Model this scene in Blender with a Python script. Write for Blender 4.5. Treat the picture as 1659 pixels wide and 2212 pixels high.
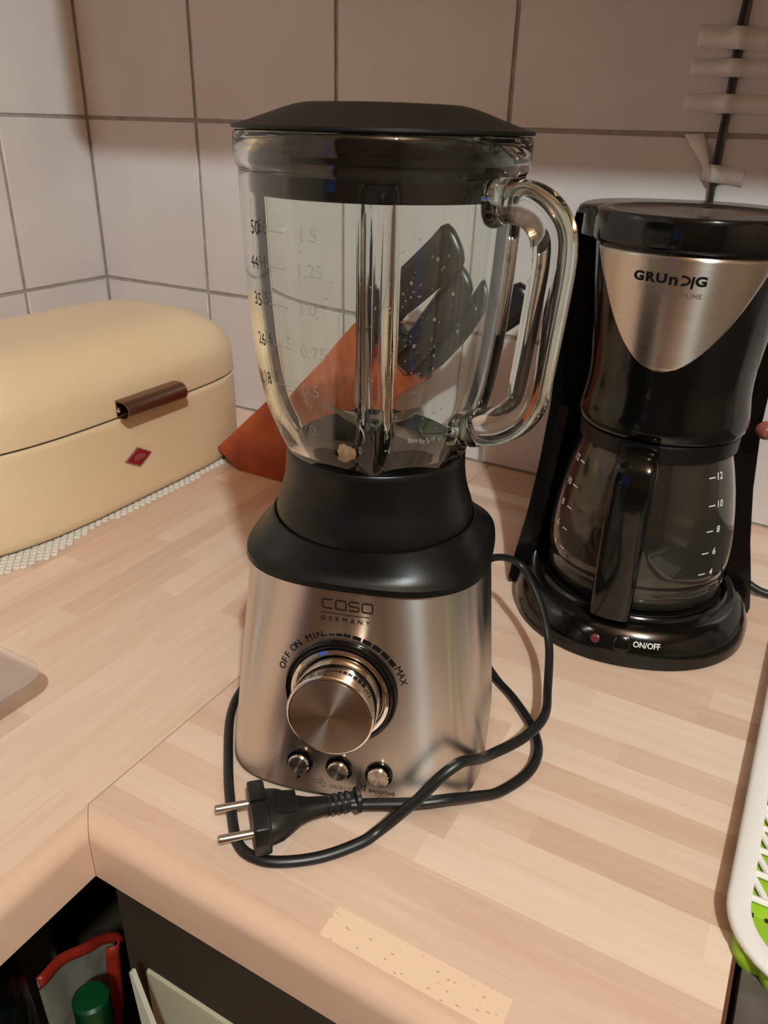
import bpy, bmesh, math, random
from mathutils import Vector, Matrix
random.seed(7)
for o in list(bpy.data.objects): bpy.data.objects.remove(o, do_unlink=True)
SC = bpy.context.scene
COL = SC.collection
R = math.radians
PI = math.pi

# ------------------------------------------------------------------ camera, world, lamp, exposure
# metres; the worktop surface is z = 0, the back wall y = 0, the left wall x = 0
CAM = Vector((.8847, -.7922, .3475))
FW = Vector((-.43092274, .78681601, -.44184404))
RT = Vector((.87058952, .4913296, .025867))
UP = Vector((-.23744362, .37351811, .89671888))
cd = bpy.data.cameras.new('camera')
cam = bpy.data.objects.new('camera', cd); COL.objects.link(cam)
m = Matrix((( RT.x, UP.x, -FW.x, CAM.x), (RT.y, UP.y, -FW.y, CAM.y), (RT.z, UP.z, -FW.z, CAM.z), (0, 0, 0, 1)))
cam.matrix_world = m
cd.sensor_fit = 'HORIZONTAL'; cd.sensor_width = 36.0
cd.lens = 1692.1 / 1659 * 36.0
cd.clip_start = .02
cd.dof.use_dof = True; cd.dof.focus_distance = .43; cd.dof.aperture_fstop = 26
SC.camera = cam

W = bpy.data.worlds.new('room_world'); SC.world = W; W.use_nodes = True
bg = W.node_tree.nodes['Background']; bg.inputs[0].default_value = (.9, .8, .72, 1); bg.inputs[1].default_value = .01

LAMP = Vector((1.53, -1.43, 1.45))
LAMP_W = 104.0           # the ceiling bulb, cool white
LAMP_COL = (.80, .97, 1.0)
SC.view_settings.view_transform = 'Standard'
SC.view_settings.look = 'None'
SC.view_settings.gamma = 1.0
SC.view_settings.use_curve_mapping = False
SC.view_settings.exposure = 0.0
SC.cycles.use_denoising = True
SC.cycles.max_bounces = 14
SC.cycles.transmission_bounces = 14
SC.cycles.glossy_bounces = 6
SC.cycles.diffuse_bounces = 4
SC.cycles.use_adaptive_sampling = True
SC.cycles.adaptive_threshold = .05
SC.cycles.use_light_tree = False

# ------------------------------------------------------------------ helpers
def lin(r, g, b):
    f = lambda c: (c/255/12.92) if c <= 10 else ((c/255 + .055)/1.055) ** 2.4
    return (f(r), f(g), f(b), 1)

def mat(name, col=(.8, .8, .8, 1), rough=.5, metal=0., **kw):
    m = bpy.data.materials.new(name); m.use_nodes = True
    b = m.node_tree.nodes['Principled BSDF']
    b.inputs['Base Color'].default_value = col
    b.inputs['Roughness'].default_value = rough
    b.inputs['Metallic'].default_value = metal
    for k, v in kw.items():
        b.inputs[k.replace('_', ' ')].default_value = v
    return m

def N(m, t, **kw):
    n = m.node_tree.nodes.new(t)
    for k, v in kw.items(): setattr(n, k, v)
    return n
def L(m, a, b): m.node_tree.links.new(a, b)
def bsdf(m): return m.node_tree.nodes['Principled BSDF']

def noise_col(m, c1, c2, scale=(10, 10, 10), nscale=1., detail=4, lo=.35, hi=.65):
    tc = N(m, 'ShaderNodeTexCoord'); mp = N(m, 'ShaderNodeMapping'); mp.inputs['Scale'].default_value = scale
    nz = N(m, 'ShaderNodeTexNoise'); nz.inputs['Scale'].default_value = nscale; nz.inputs['Detail'].default_value = detail
    rp = N(m, 'ShaderNodeValToRGB'); rp.color_ramp.elements[0].position = lo; rp.color_ramp.elements[1].position = hi
    rp.color_ramp.elements[0].color = c1; rp.color_ramp.elements[1].color = c2
    L(m, tc.outputs['Object'], mp.inputs[0]); L(m, mp.outputs[0], nz.inputs[0]); L(m, nz.outputs[0], rp.inputs[0])
    L(m, rp.outputs[0], bsdf(m).inputs['Base Color'])
    return nz, rp

def bump(m, scale, strength, dist=.001, stretch=(1, 1, 1)):
    tc = N(m, 'ShaderNodeTexCoord'); mp = N(m, 'ShaderNodeMapping'); mp.inputs['Scale'].default_value = stretch
    nz = N(m, 'ShaderNodeTexNoise'); nz.inputs['Scale'].default_value = scale; nz.inputs['Detail'].default_value = 4
    bp = N(m, 'ShaderNodeBump'); bp.inputs['Strength'].default_value = strength; bp.inputs['Distance'].default_value = dist
    L(m, tc.outputs['Object'], mp.inputs[0]); L(m, mp.outputs[0], nz.inputs[0]); L(m, nz.outputs[0], bp.inputs['Height'])
    L(m, bp.outputs[0], bsdf(m).inputs['Normal'])

def link(name, me, ma, parent=None, loc=(0, 0, 0), rot=(0, 0, 0), smooth=True, sharp=40):
    if ma is not None: me.materials.clear(); me.materials.append(ma)
    if smooth:
        me.polygons.foreach_set('use_smooth', [True]*len(me.polygons))
        if sharp: me.set_sharp_from_angle(angle=R(sharp))
    o = bpy.data.objects.new(name, me); COL.objects.link(o)
    o.location = loc; o.rotation_euler = rot
    if parent is not None: o.parent = parent
    return o

def mesh(vs, fs):
    me = bpy.data.meshes.new('m'); me.from_pydata([tuple(v) for v in vs], [], fs); me.update(); return me

def fixn(me):
    bm = bmesh.new(); bm.from_mesh(me); bmesh.ops.recalc_face_normals(bm, faces=bm.faces); bm.to_mesh(me); bm.free(); me.update(); return me

def empty(name, label, cat, loc=(0, 0, 0), rz=0, group=None):
    o = bpy.data.objects.new(name, None); COL.objects.link(o); o.empty_display_size = .03
    o.location = loc; o.rotation_euler = (0, 0, rz); tag(o, label, cat, group); return o

def tag(o, label, cat=None, group=None, kind=None):
    o['label'] = label
    if cat: o['category'] = cat
    if group: o['group'] = group
    if kind: o['kind'] = kind
    return o

def struct(o, label=None):
    o['kind'] = 'structure'
    if label: o['label'] = label
    return o

def box_me(x0, x1, y0, y1, z0, z1, bev=0., seg=2):
    bm = bmesh.new()
    vs = [bm.verts.new((x, y, z)) for x in (x0, x1) for y in (y0, y1) for z in (z0, z1)]
    for f in ((0, 1, 3, 2), (4, 6, 7, 5), (0, 4, 5, 1), (2, 3, 7, 6), (0, 2, 6, 4), (1, 5, 7, 3)): bm.faces.new([vs[i] for i in f])
    bmesh.ops.recalc_face_normals(bm, faces=bm.faces)
    if bev: bmesh.ops.bevel(bm, geom=bm.edges[:], offset=bev, segments=seg, profile=.5, affect='EDGES')
    me = bpy.data.meshes.new('b'); bm.to_mesh(me); bm.free(); return me

def lathe_me(prof, n=64, closed=False, a0=0., a1=2*PI, fn=None):
    """prof = [(r, z)...]; fn(r, ang, z, i) -> r may vary the radius"""
    full = abs(a1-a0-2*PI) < 1e-6
    vs, fs = [], []; k = n if full else n+1
    for j in range(k):
        a = a0 + (a1-a0)*j/n
        for i, (r, z) in enumerate(prof):
            rr = fn(r, a, z, i) if fn else r
            vs.append((rr*math.cos(a), rr*math.sin(a), z))
    p = len(prof)
    for j in range(n):
        b = ((j+1) % k)*p; c = j*p
        for i in range(p-1 if not closed else p):
            i2 = (i+1) % p
            fs.append((c+i, b+i, b+i2, c+i2))
    me = mesh(vs, fs)
    bm = bmesh.new(); bm.from_mesh(me); bmesh.ops.remove_doubles(bm, verts=bm.verts, dist=1e-6)
    bmesh.ops.dissolve_degenerate(bm, dist=1e-7, edges=bm.edges)
    bmesh.ops.recalc_face_normals(bm, faces=bm.faces); bm.to_mesh(me); bm.free(); me.update()
    return me

def sup(a, bf, bb, n, N_, cx=0, cy=0, nb=None):
    """superellipse outline; front (y<0) half depth bf, back half depth bb"""
    out = []
    for j in range(N_):
        t = 2*PI*j/N_; c, s = math.cos(t), math.sin(t)
        e = 2/(nb if (nb and s > 0) else n)
        x = a*math.copysign(abs(c)**e, c); y = (bb if s > 0 else bf)*math.copysign(abs(s)**e, s)
        out.append((cx+x, cy+y))
    return out

def loft_me(rings, cap0=True, cap1=True, closed=False):
    """rings: list of lists of 3-D points"""
    n = len(rings[0]); vs = [p for r in rings for p in r]; fs = []
    m_ = len(rings)
    for i in range(m_ if closed else m_-1):
        a = i*n; b = ((i+1) % m_)*n
        for j in range(n):
            k = (j+1) % n; fs.append((a+j, a+k, b+k, b+j))
    if not closed:
        if cap0: fs.append(tuple(reversed(range(n))))
        if cap1: fs.append(tuple(range((m_-1)*n, m_*n)))
    return fixn(mesh(vs, fs))

def catmull(pts, sub=8):
    P_ = [Vector(p) for p in pts]; out = []
    for i in range(len(P_)-1):
        p0 = P_[max(i-1, 0)]; p1 = P_[i]; p2 = P_[i+1]; p3 = P_[min(i+2, len(P_)-1)]
        for k in range(sub):
            t = k/sub
            out.append(.5*((2*p1) + (p2-p0)*t + (2*p0-5*p1+4*p2-p3)*t*t + (3*p1-p0-3*p2+p3)*t**3))
    out.append(P_[-1]); return out

def tube_me(path, ra, rb=None, n=12, upv=(0, 0, 1), cap=True, shape=2.):
    """sweep an ellipse (ra sideways, rb along the up vector); ra/rb numbers or functions of 0..1"""
    rb = rb if rb is not None else ra
    path = [Vector(p) for p in path]; rings = []
    upv = Vector(upv); prevu = None
    for i, p in enumerate(path):
        t = (path[min(i+1, len(path)-1)] - path[max(i-1, 0)]).normalized()
        u = prevu if prevu is not None else upv
        u = (u - t*u.dot(t))
        if u.length < 1e-5: u = Vector((1, 0, 0)) - t*t.x
        u.normalize(); prevu = u.copy() if prevu is not None or abs(t.dot(upv)) > .5 else None
        s = t.cross(u).normalized(); f = i/(len(path)-1)
        A_ = ra(f) if callable(ra) else ra; B_ = rb(f) if callable(rb) else rb
        ring = []
        for j in range(n):
            q = 2*PI*j/n; c, d = math.cos(q), math.sin(q); e = 2/shape
            ring.append(p + s*A_*math.copysign(abs(c)**e, c) + u*B_*math.copysign(abs(d)**e, d))
        rings.append(ring)
    return loft_me(rings, cap, cap)

def prism_me(poly, h0, h1, axis=2, bev=0., seg=2):
    """extrude a 2-D polygon along an axis (0 x, 1 y, 2 z)"""
    def P3(a, b, h): return (h, a, b) if axis == 0 else ((a, h, b) if axis == 1 else (a, b, h))
    n = len(poly); vs = [P3(a, b, h0) for a, b in poly] + [P3(a, b, h1) for a, b in poly]
    fs = [tuple(range(n)), tuple(range(2*n-1, n-1, -1))] + [(i, i+n, (i+1) % n+n, (i+1) % n) for i in range(n)]
    me = fixn(mesh(vs, fs))
    if bev:
        bm = bmesh.new(); bm.from_mesh(me); bmesh.ops.bevel(bm, geom=bm.edges[:], offset=bev, segments=seg, profile=.5, affect='EDGES'); bm.to_mesh(me); bm.free()
    return me

def join_me(mes):
    bm = bmesh.new()
    for me in mes: bm.from_mesh(me)
    me = bpy.data.meshes.new('j'); bm.to_mesh(me); bm.free(); return me

def xform(me, M): me.transform(M); me.update(); return me

_dg = None
def text_2d(s, size, bold=0., ax='CENTER', ay='CENTER', spacing=1.):
    cu = bpy.data.curves.new('t', 'FONT'); cu.body = s; cu.size = size; cu.align_x = ax; cu.align_y = ay
    cu.offset = bold; cu.resolution_u = 3; cu.space_character = spacing
    o = bpy.data.objects.new('t', cu); COL.objects.link(o)
    dg = bpy.context.evaluated_depsgraph_get(); dg.update()
    me = bpy.data.meshes.new_from_object(o.evaluated_get(dg))
    vs = [(v.co.x, v.co.y) for v in me.vertices]; fs = [tuple(p.vertices) for p in me.polygons]
    bpy.data.objects.remove(o, do_unlink=True); bpy.data.curves.remove(cu); bpy.data.meshes.remove(me)
    return vs, fs

def stroke_2d(lines, w):
    """flat ribbons of width w along 2-D polylines"""
    vs, fs = [], []
    for ln in lines:
        ln = [Vector((p[0], p[1])) for p in ln]; n = len(ln); b0 = len(vs)
        clos = (ln[0]-ln[-1]).length < 1e-7
        if clos: ln = ln[:-1]; n -= 1
        for i, p in enumerate(ln):
            a = ln[(i-1) % n] if (clos or i > 0) else p; c = ln[(i+1) % n] if (clos or i < n-1) else p
            d = (c-a).normalized(); q = Vector((-d.y, d.x))
            k = 1.
            if a is not p and c is not p:
                d1 = (p-a).normalized(); k = 1/max(.5, abs(d1.dot(d)))
            vs += [tuple(p+q*w/2*k), tuple(p-q*w/2*k)]
        for i in range(n if clos else n-1):
            j = (i+1) % n; fs.append((b0+2*i, b0+2*i+1, b0+2*j+1, b0+2*j))
    return vs, fs

def flat_join(parts):
    V, F = [], []
    for vs, fs in parts:
        b = len(V); V += list(vs); F += [tuple(i+b for i in f) for f in fs]
    return V, F

def move2(p, dx, dy, rot=0., sc=1.):
    c, s = math.cos(rot), math.sin(rot)
    return [(dx+sc*(x*c-y*s), dy+sc*(x*s+y*c)) for x, y in p[0]], p[1]

def mapped(p, fn): return mesh([fn(x, y) for x, y in p[0]], p[1])

def copy_tree(o, parent=None):
    c = o.copy(); COL.objects.link(c); c.parent = parent
    for ch in o.children: copy_tree(ch, c)
    return c

# ------------------------------------------------------------------ materials
M = {}
M['tile'] = mat('glazed_wall_tile', lin(218, 206, 202), .28)
noise_col(M['tile'], lin(214, 201, 197), lin(222, 211, 206), (6, 6, 6), 1.5)
bump(M['tile'], 9, .06, .002)
M['grout'] = mat('grey_grout', lin(166, 152, 142), .9); noise_col(M['grout'], lin(154, 140, 128), lin(176, 162, 152), (60, 60, 60))
M['plaster'] = mat('room_plaster', lin(178, 152, 128), .9); noise_col(M['plaster'], lin(170, 144, 120), lin(186, 160, 136), (3, 3, 3))
M['plaster2'] = mat('brown_room_wall', lin(112, 78, 54), .8); noise_col(M['plaster2'], lin(104, 70, 48), lin(120, 86, 60), (2, 2, 2))
M['ceiling'] = mat('wood_panel_ceiling', lin(192, 143, 102), .7); noise_col(M['ceiling'], lin(182, 133, 92), lin(202, 153, 112), (2, 20, 2), 2)
M['floor'] = mat('floor_vinyl', lin(120, 88, 62), .5); noise_col(M['floor'], lin(105, 74, 50), lin(132, 98, 70), (2, 14, 2), 3)

def wood(name, dark, mid, light, spread=.5):
    m = mat(name, mid, .42)
    tc = N(m, 'ShaderNodeTexCoord'); oi = N(m, 'ShaderNodeObjectInfo')
    mul = N(m, 'ShaderNodeMath', operation='MULTIPLY'); mul.inputs[1].default_value = 37.
    L(m, oi.outputs['Random'], mul.inputs[0])
    cmb = N(m, 'ShaderNodeCombineXYZ'); L(m, mul.outputs[0], cmb.inputs[0]); L(m, mul.outputs[0], cmb.inputs[1])
    add = N(m, 'ShaderNodeVectorMath', operation='ADD'); L(m, tc.outputs['Object'], add.inputs[0]); L(m, cmb.outputs[0], add.inputs[1])
    mp = N(m, 'ShaderNodeMapping'); mp.inputs['Scale'].default_value = (9, 120, 40); L(m, add.outputs[0], mp.inputs[0])
    nz = N(m, 'ShaderNodeTexNoise'); nz.inputs['Scale'].default_value = 1.; nz.inputs['Detail'].default_value = 5; nz.inputs['Distortion'].default_value = .6
    L(m, mp.outputs[0], nz.inputs[0])
    mp2 = N(m, 'ShaderNodeMapping'); mp2.inputs['Scale'].default_value = (60, 900, 200); L(m, add.outputs[0], mp2.inputs[0])
    nf = N(m, 'ShaderNodeTexNoise'); nf.inputs['Scale'].default_value = 1.; nf.inputs['Detail'].default_value = 2; L(m, mp2.outputs[0], nf.inputs[0])
    # stave tone from the object's own number, a little grain on top
    r1 = N(m, 'ShaderNodeValToRGB'); e = r1.color_ramp.elements
    e[0].position = .0; e[0].color = dark; e[1].position = 1.; e[1].color = light
    x = r1.color_ramp.elements.new(.5); x.color = mid
    mx = N(m, 'ShaderNodeMath', operation='MULTIPLY_ADD'); mx.inputs[1].default_value = spread; L(m, oi.outputs['Random'], mx.inputs[0])
    gr = N(m, 'ShaderNodeMath', operation='MULTIPLY_ADD'); gr.inputs[1].default_value = .62; L(m, nz.outputs[0], gr.inputs[0])
    g2 = N(m, 'ShaderNodeMath', operation='MULTIPLY'); g2.inputs[1].default_value = .2; L(m, nf.outputs[0], g2.inputs[0])
    L(m, g2.outputs[0], gr.inputs[2]); 
    sb = N(m, 'ShaderNodeMath', operation='ADD'); sb.inputs[1].default_value = -.12 - spread*.08; L(m, gr.outputs[0], sb.inputs[0]); L(m, sb.outputs[0], mx.inputs[2])
    L(m, mx.outputs[0], r1.inputs[0]); L(m, r1.outputs[0], bsdf(m).inputs['Base Color'])
    return m
M['stave'] = wood('beech_stave', lin(200, 161, 138), lin(222, 189, 167), lin(236, 210, 190), .66)
M['edge'] = wood('beech_edge', lin(206, 166, 140), lin(219, 184, 160), lin(230, 198, 175), .1)
M['spalted'] = mat('flecked_pale_stave', lin(234, 200, 172), .45)
tcv = N(M['spalted'], 'ShaderNodeTexCoord'); vm = N(M['spalted'], 'ShaderNodeMapping'); vm.inputs['Scale'].default_value = (210, 420, 1)
vo = N(M['spalted'], 'ShaderNodeTexVoronoi'); vo.inputs['Scale'].default_value = .8
vr = N(M['spalted'], 'ShaderNodeValToRGB'); vr.color_ramp.elements[0].position = .10; vr.color_ramp.elements[0].color = lin(196, 156, 124)
vr.color_ramp.elements[1].position = .2; vr.color_ramp.elements[1].color = lin(234, 200, 173)
L(M['spalted'], tcv.outputs['Object'], vm.inputs[0]); L(M['spalted'], vm.outputs[0], vo.inputs[0]); L(M['spalted'], vo.outputs['Distance'], vr.inputs[0]); L(M['spalted'], vr.outputs[0], bsdf(M['spalted']).inputs['Base Color'])

def brushed(name, col, rough, aniso, axis='Z', stretch=(1, 1, 420), bs=.05):
    m = mat(name, col, rough, 1.)
    tg = N(m, 'ShaderNodeTangent'); tg.direction_type = 'RADIAL'; tg.axis = axis
    L(m, tg.outputs[0], bsdf(m).inputs['Tangent']); bsdf(m).inputs['Anisotropic Rotation'].default_value = .25; bsdf(m).inputs['Anisotropic'].default_value = aniso
    tc = N(m, 'ShaderNodeTexCoord'); mp = N(m, 'ShaderNodeMapping'); mp.inputs['Scale'].default_value = stretch
    nz = N(m, 'ShaderNodeTexNoise'); nz.inputs['Scale'].default_value = 6; nz.inputs['Detail'].default_value = 3
    mr = N(m, 'ShaderNodeMapRange'); mr.inputs['To Min'].default_value = rough-.02; mr.inputs['To Max'].default_value = rough+.02
    L(m, tc.outputs['Object'], mp.inputs[0]); L(m, mp.outputs[0], nz.inputs[0]); L(m, nz.outputs[0], mr.inputs[0]); L(m, mr.outputs[0], bsdf(m).inputs['Roughness'])
    return m
M['steel'] = brushed('brushed_steel_housing', lin(212, 207, 202), .26, .92)
M['panel'] = brushed('brushed_steel_panel', lin(208, 198, 188), .28, .9)
M['spun'] = brushed('spun_metal_face', lin(196, 188, 180), .3, .85, 'Z', (1, 1, 1))
M['chrome'] = mat('polished_chrome', lin(225, 220, 214), .08, 1.)
M['pin'] = mat('nickel_pin', lin(200, 192, 180), .28, 1.)
M['blade'] = mat('steel_blade', lin(190, 188, 184), .2, 1.)
M['black'] = mat('black_satin_plastic', lin(13, 12, 11), .34, Specular_IOR_Level=.35); bump(M['black'], 900, .08, .0004)
M['lidblack'] = mat('black_matt_lid_plastic', lin(16, 14, 12), .45, Specular_IOR_Level=.25); bump(M['lidblack'], 700, .12, .0004)
M['gloss'] = mat('black_gloss_plastic', lin(9, 9, 8), .12)
M['rubber'] = mat('black_cord_rubber', lin(20, 20, 19), .38)
M['gasket'] = mat('dark_rubber_gasket', lin(8, 8, 7), .5, Specular_IOR_Level=.2)
M['print'] = mat('dark_print', lin(16, 14, 13), .7, Specular_IOR_Level=.15)
M['faint'] = mat('faded_grey_print', lin(105, 92, 82), .6)
M['whiteprint'] = mat('white_print', lin(225, 222, 216), .6)
M['etched'] = mat('raised_glass_mark', lin(150, 140, 128), .35, 0, Alpha=.55)
M['pink'] = mat('pinkish_gloss', lin(150, 84, 74), .2)
M['led'] = mat('red_lens', lin(96, 40, 46), .25)
M['glass'] = mat('jar_glass', (.93, .975, .945, 1), 0., 0, IOR=1.5, Transmission_Weight=1.)
M['carafe'] = mat('carafe_glass', (.80, .72, .62, 1), 0.01, 0, IOR=1.45, Transmission_Weight=.985)
M['clear'] = mat('clear_plastic', (.93, .91, .90, 1), .12, 0, IOR=1.4, Transmission_Weight=.9)
M['cream'] = mat('cream_enamel', lin(230, 208, 172), .33); noise_col(M['cream'], lin(227, 197, 158), lin(233, 206, 168), (5, 5, 5))
M['bronze'] = mat('dull_bronze_metal', lin(150, 118, 100), .34, 1.)
M['red'] = mat('red_enamel', lin(138, 24, 30), .35)
M['badge'] = mat('badge_relief', lin(150, 84, 80), .4)
M['lace'] = mat('white_crochet', lin(228, 218, 204), .9); bump(M['lace'], 500, .5, .001)
M['block'] = mat('cherry_knife_block', lin(170, 78, 40), .45); noise_col(M['block'], lin(150, 62, 30), lin(182, 86, 46), (30, 30, 30), 1., 4)
M['knife'] = mat('black_knife_handle', lin(20, 20, 21), .32)
M['tape'] = mat('white_adhesive_tape', lin(236, 227, 221), .3, Alpha=.95)
M['basket'] = mat('white_plastic', lin(236, 230, 226), .35)
M['lime'] = mat('lime_green_plastic', lin(150, 192, 34), .5); noise_col(M['lime'], lin(140, 182, 28), lin(160, 202, 44), (20, 20, 20))
M['hole'] = mat('dark_green_slot', lin(12, 30, 14), .8)
M['sink'] = mat('dark_grey_sink', lin(92, 84, 76), .5); noise_col(M['sink'], lin(84, 76, 68), lin(100, 92, 84), (70, 70, 70))
M['edgeband'] = mat('brown_edge_seal', lin(96, 52, 30), .6)
M['cab'] = mat('pale_cabinet_front', lin(186, 176, 150), .5); noise_col(M['cab'], lin(180, 170, 144), lin(192, 182, 156), (4, 4, 4))
M['carcass'] = mat('dark_carcass_and_shade', lin(60, 48, 34), .7)  # carcass boards, and the strip coloured dark as the worktop overhang's shadow
M['bin'] = mat('black_bin_liner', lin(14, 14, 18), .3); bump(M['bin'], 25, .5, .01)
M['bagwhite'] = mat('white_plastic_film', lin(128, 122, 108), .35); bump(M['bagwhite'], 30, .5, .006)
M['bagred'] = mat('red_plastic_film', lin(150, 40, 26), .35); bump(M['bagred'], 30, .5, .006)
M['green'] = mat('green_bottle_plastic', lin(8, 62, 30), .3)
M['board'] = mat('white_board', lin(214, 206, 192), .5)
M['greybag'] = mat('grey_paper', lin(120, 116, 116), .7)
M['pulp'] = mat('pale_orange_pulp', lin(226, 176, 140), .5)
M['berry'] = mat('red_juice', lin(190, 24, 30), .3)
M['drop'] = mat('dried_drops', lin(190, 182, 176), .2, 0, Alpha=.5)
M['emit'] = mat('lamp_bulb', (1, 1, 1, 1), .5)
bsdf(M['emit']).inputs['Emission Color'].default_value = (*LAMP_COL, 1); bsdf(M['emit']).inputs['Emission Strength'].default_value = 30
M['dusk'] = mat('dusk_window_light', (.02, .03, .06, 1), .4)
bsdf(M['dusk']).inputs['Emission Color'].default_value = (.12, .25, 1., 1); bsdf(M['dusk']).inputs['Emission Strength'].default_value = .4

# ------------------------------------------------------------------ room shell
RX, RY, ZF, ZC = 3.2, -3.2, -.91, 1.62
struct(link('floor', box_me(-.1, RX+.1, RY-.1, .1, ZF-.05, ZF), M['floor'], smooth=False))
struct(link('ceiling', box_me(-.1, RX+.1, RY-.1, .1, ZC, ZC+.05), M['ceiling'], smooth=False))
wall_back = struct(link('wall_back', box_me(-.1, RX+.1, .0015, .1, ZF, ZC), M['grout'], smooth=False))
wall_left = struct(link('wall_left', box_me(-.1, -.0015, RY, .0015, ZF, ZC), M['grout'], smooth=False))
struct(link('wall_right', box_me(RX, RX+.1, RY, .0035, ZF, ZC), M['plaster'], smooth=False))
struct(link('wall_front', box_me(-.1, RX+.1, RY-.1, RY, ZF, ZC), M['plaster2'], smooth=False))
win = struct(link('window_1', box_me(.02, .36, RY-.001, RY+.012, .05, .95), M['dusk'], smooth=False), 'narrow dusk-blue window pane behind the viewer')
w0, wp, wl = .1819, .1967, .1336; G = .0021
rows = [(0.0, .149), (.149, .3476), (.3476, .5462), (.5462, .7448)]
bx = [0, w0] + [w0+wp*k for k in range(1, 7)]
for z0, z1 in rows:
    for a, b in zip(bx[:-1], bx[1:]):
        link('tile', box_me(a+G, b-G, 0, .0014, z0+G, z1-G, .0006, 1), M['tile'], wall_back)
    by = [0, wl] + [wl+wp*k for k in range(1, 6)]
    for a, b in zip(by[:-1], by[1:]):
        link('tile', box_me(-.0014, 0, -b+G, -a-G, z0+G, z1-G, .0006, 1), M['tile'], wall_left)

# wall cupboard over the back worktop (above the frame, it shades the upper tiles)
CUP_X0, CUP_Z = .34, .575
wc = empty('wall_cabinet', 'pale wall cupboard hung above the tiled splashback, over the picture', 'cabinet', (CUP_X0, 0, CUP_Z))
link('carcass', box_me(0, 1.3, -.32, -.0005, 0, .7, .002), M['cab'], wc)
for k in range(3):
    d = link('door', box_me(.002+k*.4333, .431+k*.4333, -.34, -.3205, .002, .698, .003), M['cab'], wc)
    link('handle', tube_me([(.06+k*.4333, -.345, .03), (.06+k*.4333, -.362, .035), (.06+k*.4333, -.362, .125), (.06+k*.4333, -.345, .13)], .005), M['chrome'], d)

# ceiling lamp
cl = empty('ceiling_lamp', 'ceiling lamp with a single round bulb behind the viewer', 'lamp', tuple(LAMP))
link('base_plate', box_me(-.06, .06, -.06, .06, ZC-LAMP.z-.03, ZC-LAMP.z-.0005, .008), M['chrome'], cl)
link('socket', lathe_me([(0, .045), (.02, .045), (.026, .08), (.026, ZC-LAMP.z-.03), (0, ZC-LAMP.z-.03)], 24), M['chrome'], cl)
ld = bpy.data.lights.new('bulb_light', 'POINT'); ld.energy = LAMP_W; ld.color = LAMP_COL; ld.shadow_soft_size = .034
lo = bpy.data.objects.new('bulb_light', ld); COL.objects.link(lo); lo.parent = cl

# ------------------------------------------------------------------ worktops with single staves
TH_ = .038; SE = .588; XE = .9185
def edge_strip(along, s0, s1, mitre):
    """rounded front edge; profile in (out, z), swept along the run; the end at the inner corner is mitred"""
    prof = [(SE, -TH_), (.6, -TH_)] + [(SE+.012*math.cos(a), -.012+.012*math.sin(a)) for a in [R(t) for t in range(0, 91, 9)]]
    r0, r1 = [], []
    for o, z in prof:
        if along == 'y': o2 = o-.0004 if o < .5881 else o; r0.append((o2, s0, z)); r1.append((o2, -o, z))
        else: r0.append((o+.0004, -o, z)); r1.append((s1, -o, z))
    return loft_me([r0, r1])
wl_ = empty('worktop', 'beech stave worktop running along the left wall under the bread box', 'worktop', (0, 0, 0))
wr_ = empty('worktop', 'beech stave worktop along the back wall carrying the blender and coffee maker', 'worktop', (0, 0, 0))
link('core', box_me(.0005, SE-.0004, -1.4, -.0005, -TH_, -.0012), M['edge'], wl_, smooth=False)
link('core', box_me(SE+.0006, XE, -SE, -.0005, -TH_, -.0012), M['edge'], wr_, smooth=False)
def edge_obj(along, s0, s1, parent):
    me = edge_strip(along, s0, s1, True)
    if along == 'y':
        me.transform(Matrix.Rotation(-PI/2, 4, 'Z')); return link('front_edge', me, M['edge'], parent, rot=(0, 0, PI/2))
    return link('front_edge', me, M['edge'], parent)
edge_obj('y', -1.4, 0, wl_); edge_obj('x', 0, XE, wr_)
SWID = .0217
rng = random.Random(11)
def staves(parent, u0, u1, v_list, along, lens=(.16, .36), special=None):
    for k, (va, vb) in enumerate(v_list):
        u = u0 - rng.random()*.2
        while u < u1:
            ln = rng.uniform(*lens); a, b = max(u, u0), min(u+ln, u1); u += ln
            if b-a < .012: continue
            hl, hw = (b-a)/2, (vb-va)/2
            me = box_me(-hl, hl, -hw, hw, -.0011, 0)
            if along == 'x': link('stave', me, M['stave'], parent, ((a+b)/2, (va+vb)/2, 0), smooth=False)
            else: link('stave', me, M['stave'], parent, ((va+vb)/2, (a+b)/2, 0), (0, 0, PI/2), smooth=False)
nl = 27; wv = SE/nl
staves(wl_, -1.3, -.001, [(.0006 if k == 0 else k*wv, (k+1)*wv-(.0004 if k == nl-1 else 0)) for k in range(nl)], 'y')
SP0, SP1 = -.588, -.5705       # the flecked stave lies first at the front edge
nr = 27; wv2 = (.588-.0175)/nr
staves(wr_, SE+.0006, XE, [(SP1+k*wv2, SP1+(k+1)*wv2-(.0006 if k == nr-1 else 0)) for k in range(nr)], 'x', (.12, .3))
for a, b, mt in ((SE+.0006, .744, 'stave'), (.744, .836, 'spalted'), (.836, XE, 'stave')):
    link('stave', box_me(-(b-a)/2, (b-a)/2, -(SP1-SP0)/2, (SP1-SP0)/2, -.0011, 0), M[mt], wr_, ((a+b)/2, (SP0+SP1)/2, 0), smooth=False)
link('end_seal', box_me(XE, XE+.0016, -.6, -.0005, -TH_, .0004), M['edgeband'], wr_, smooth=False)

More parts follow.
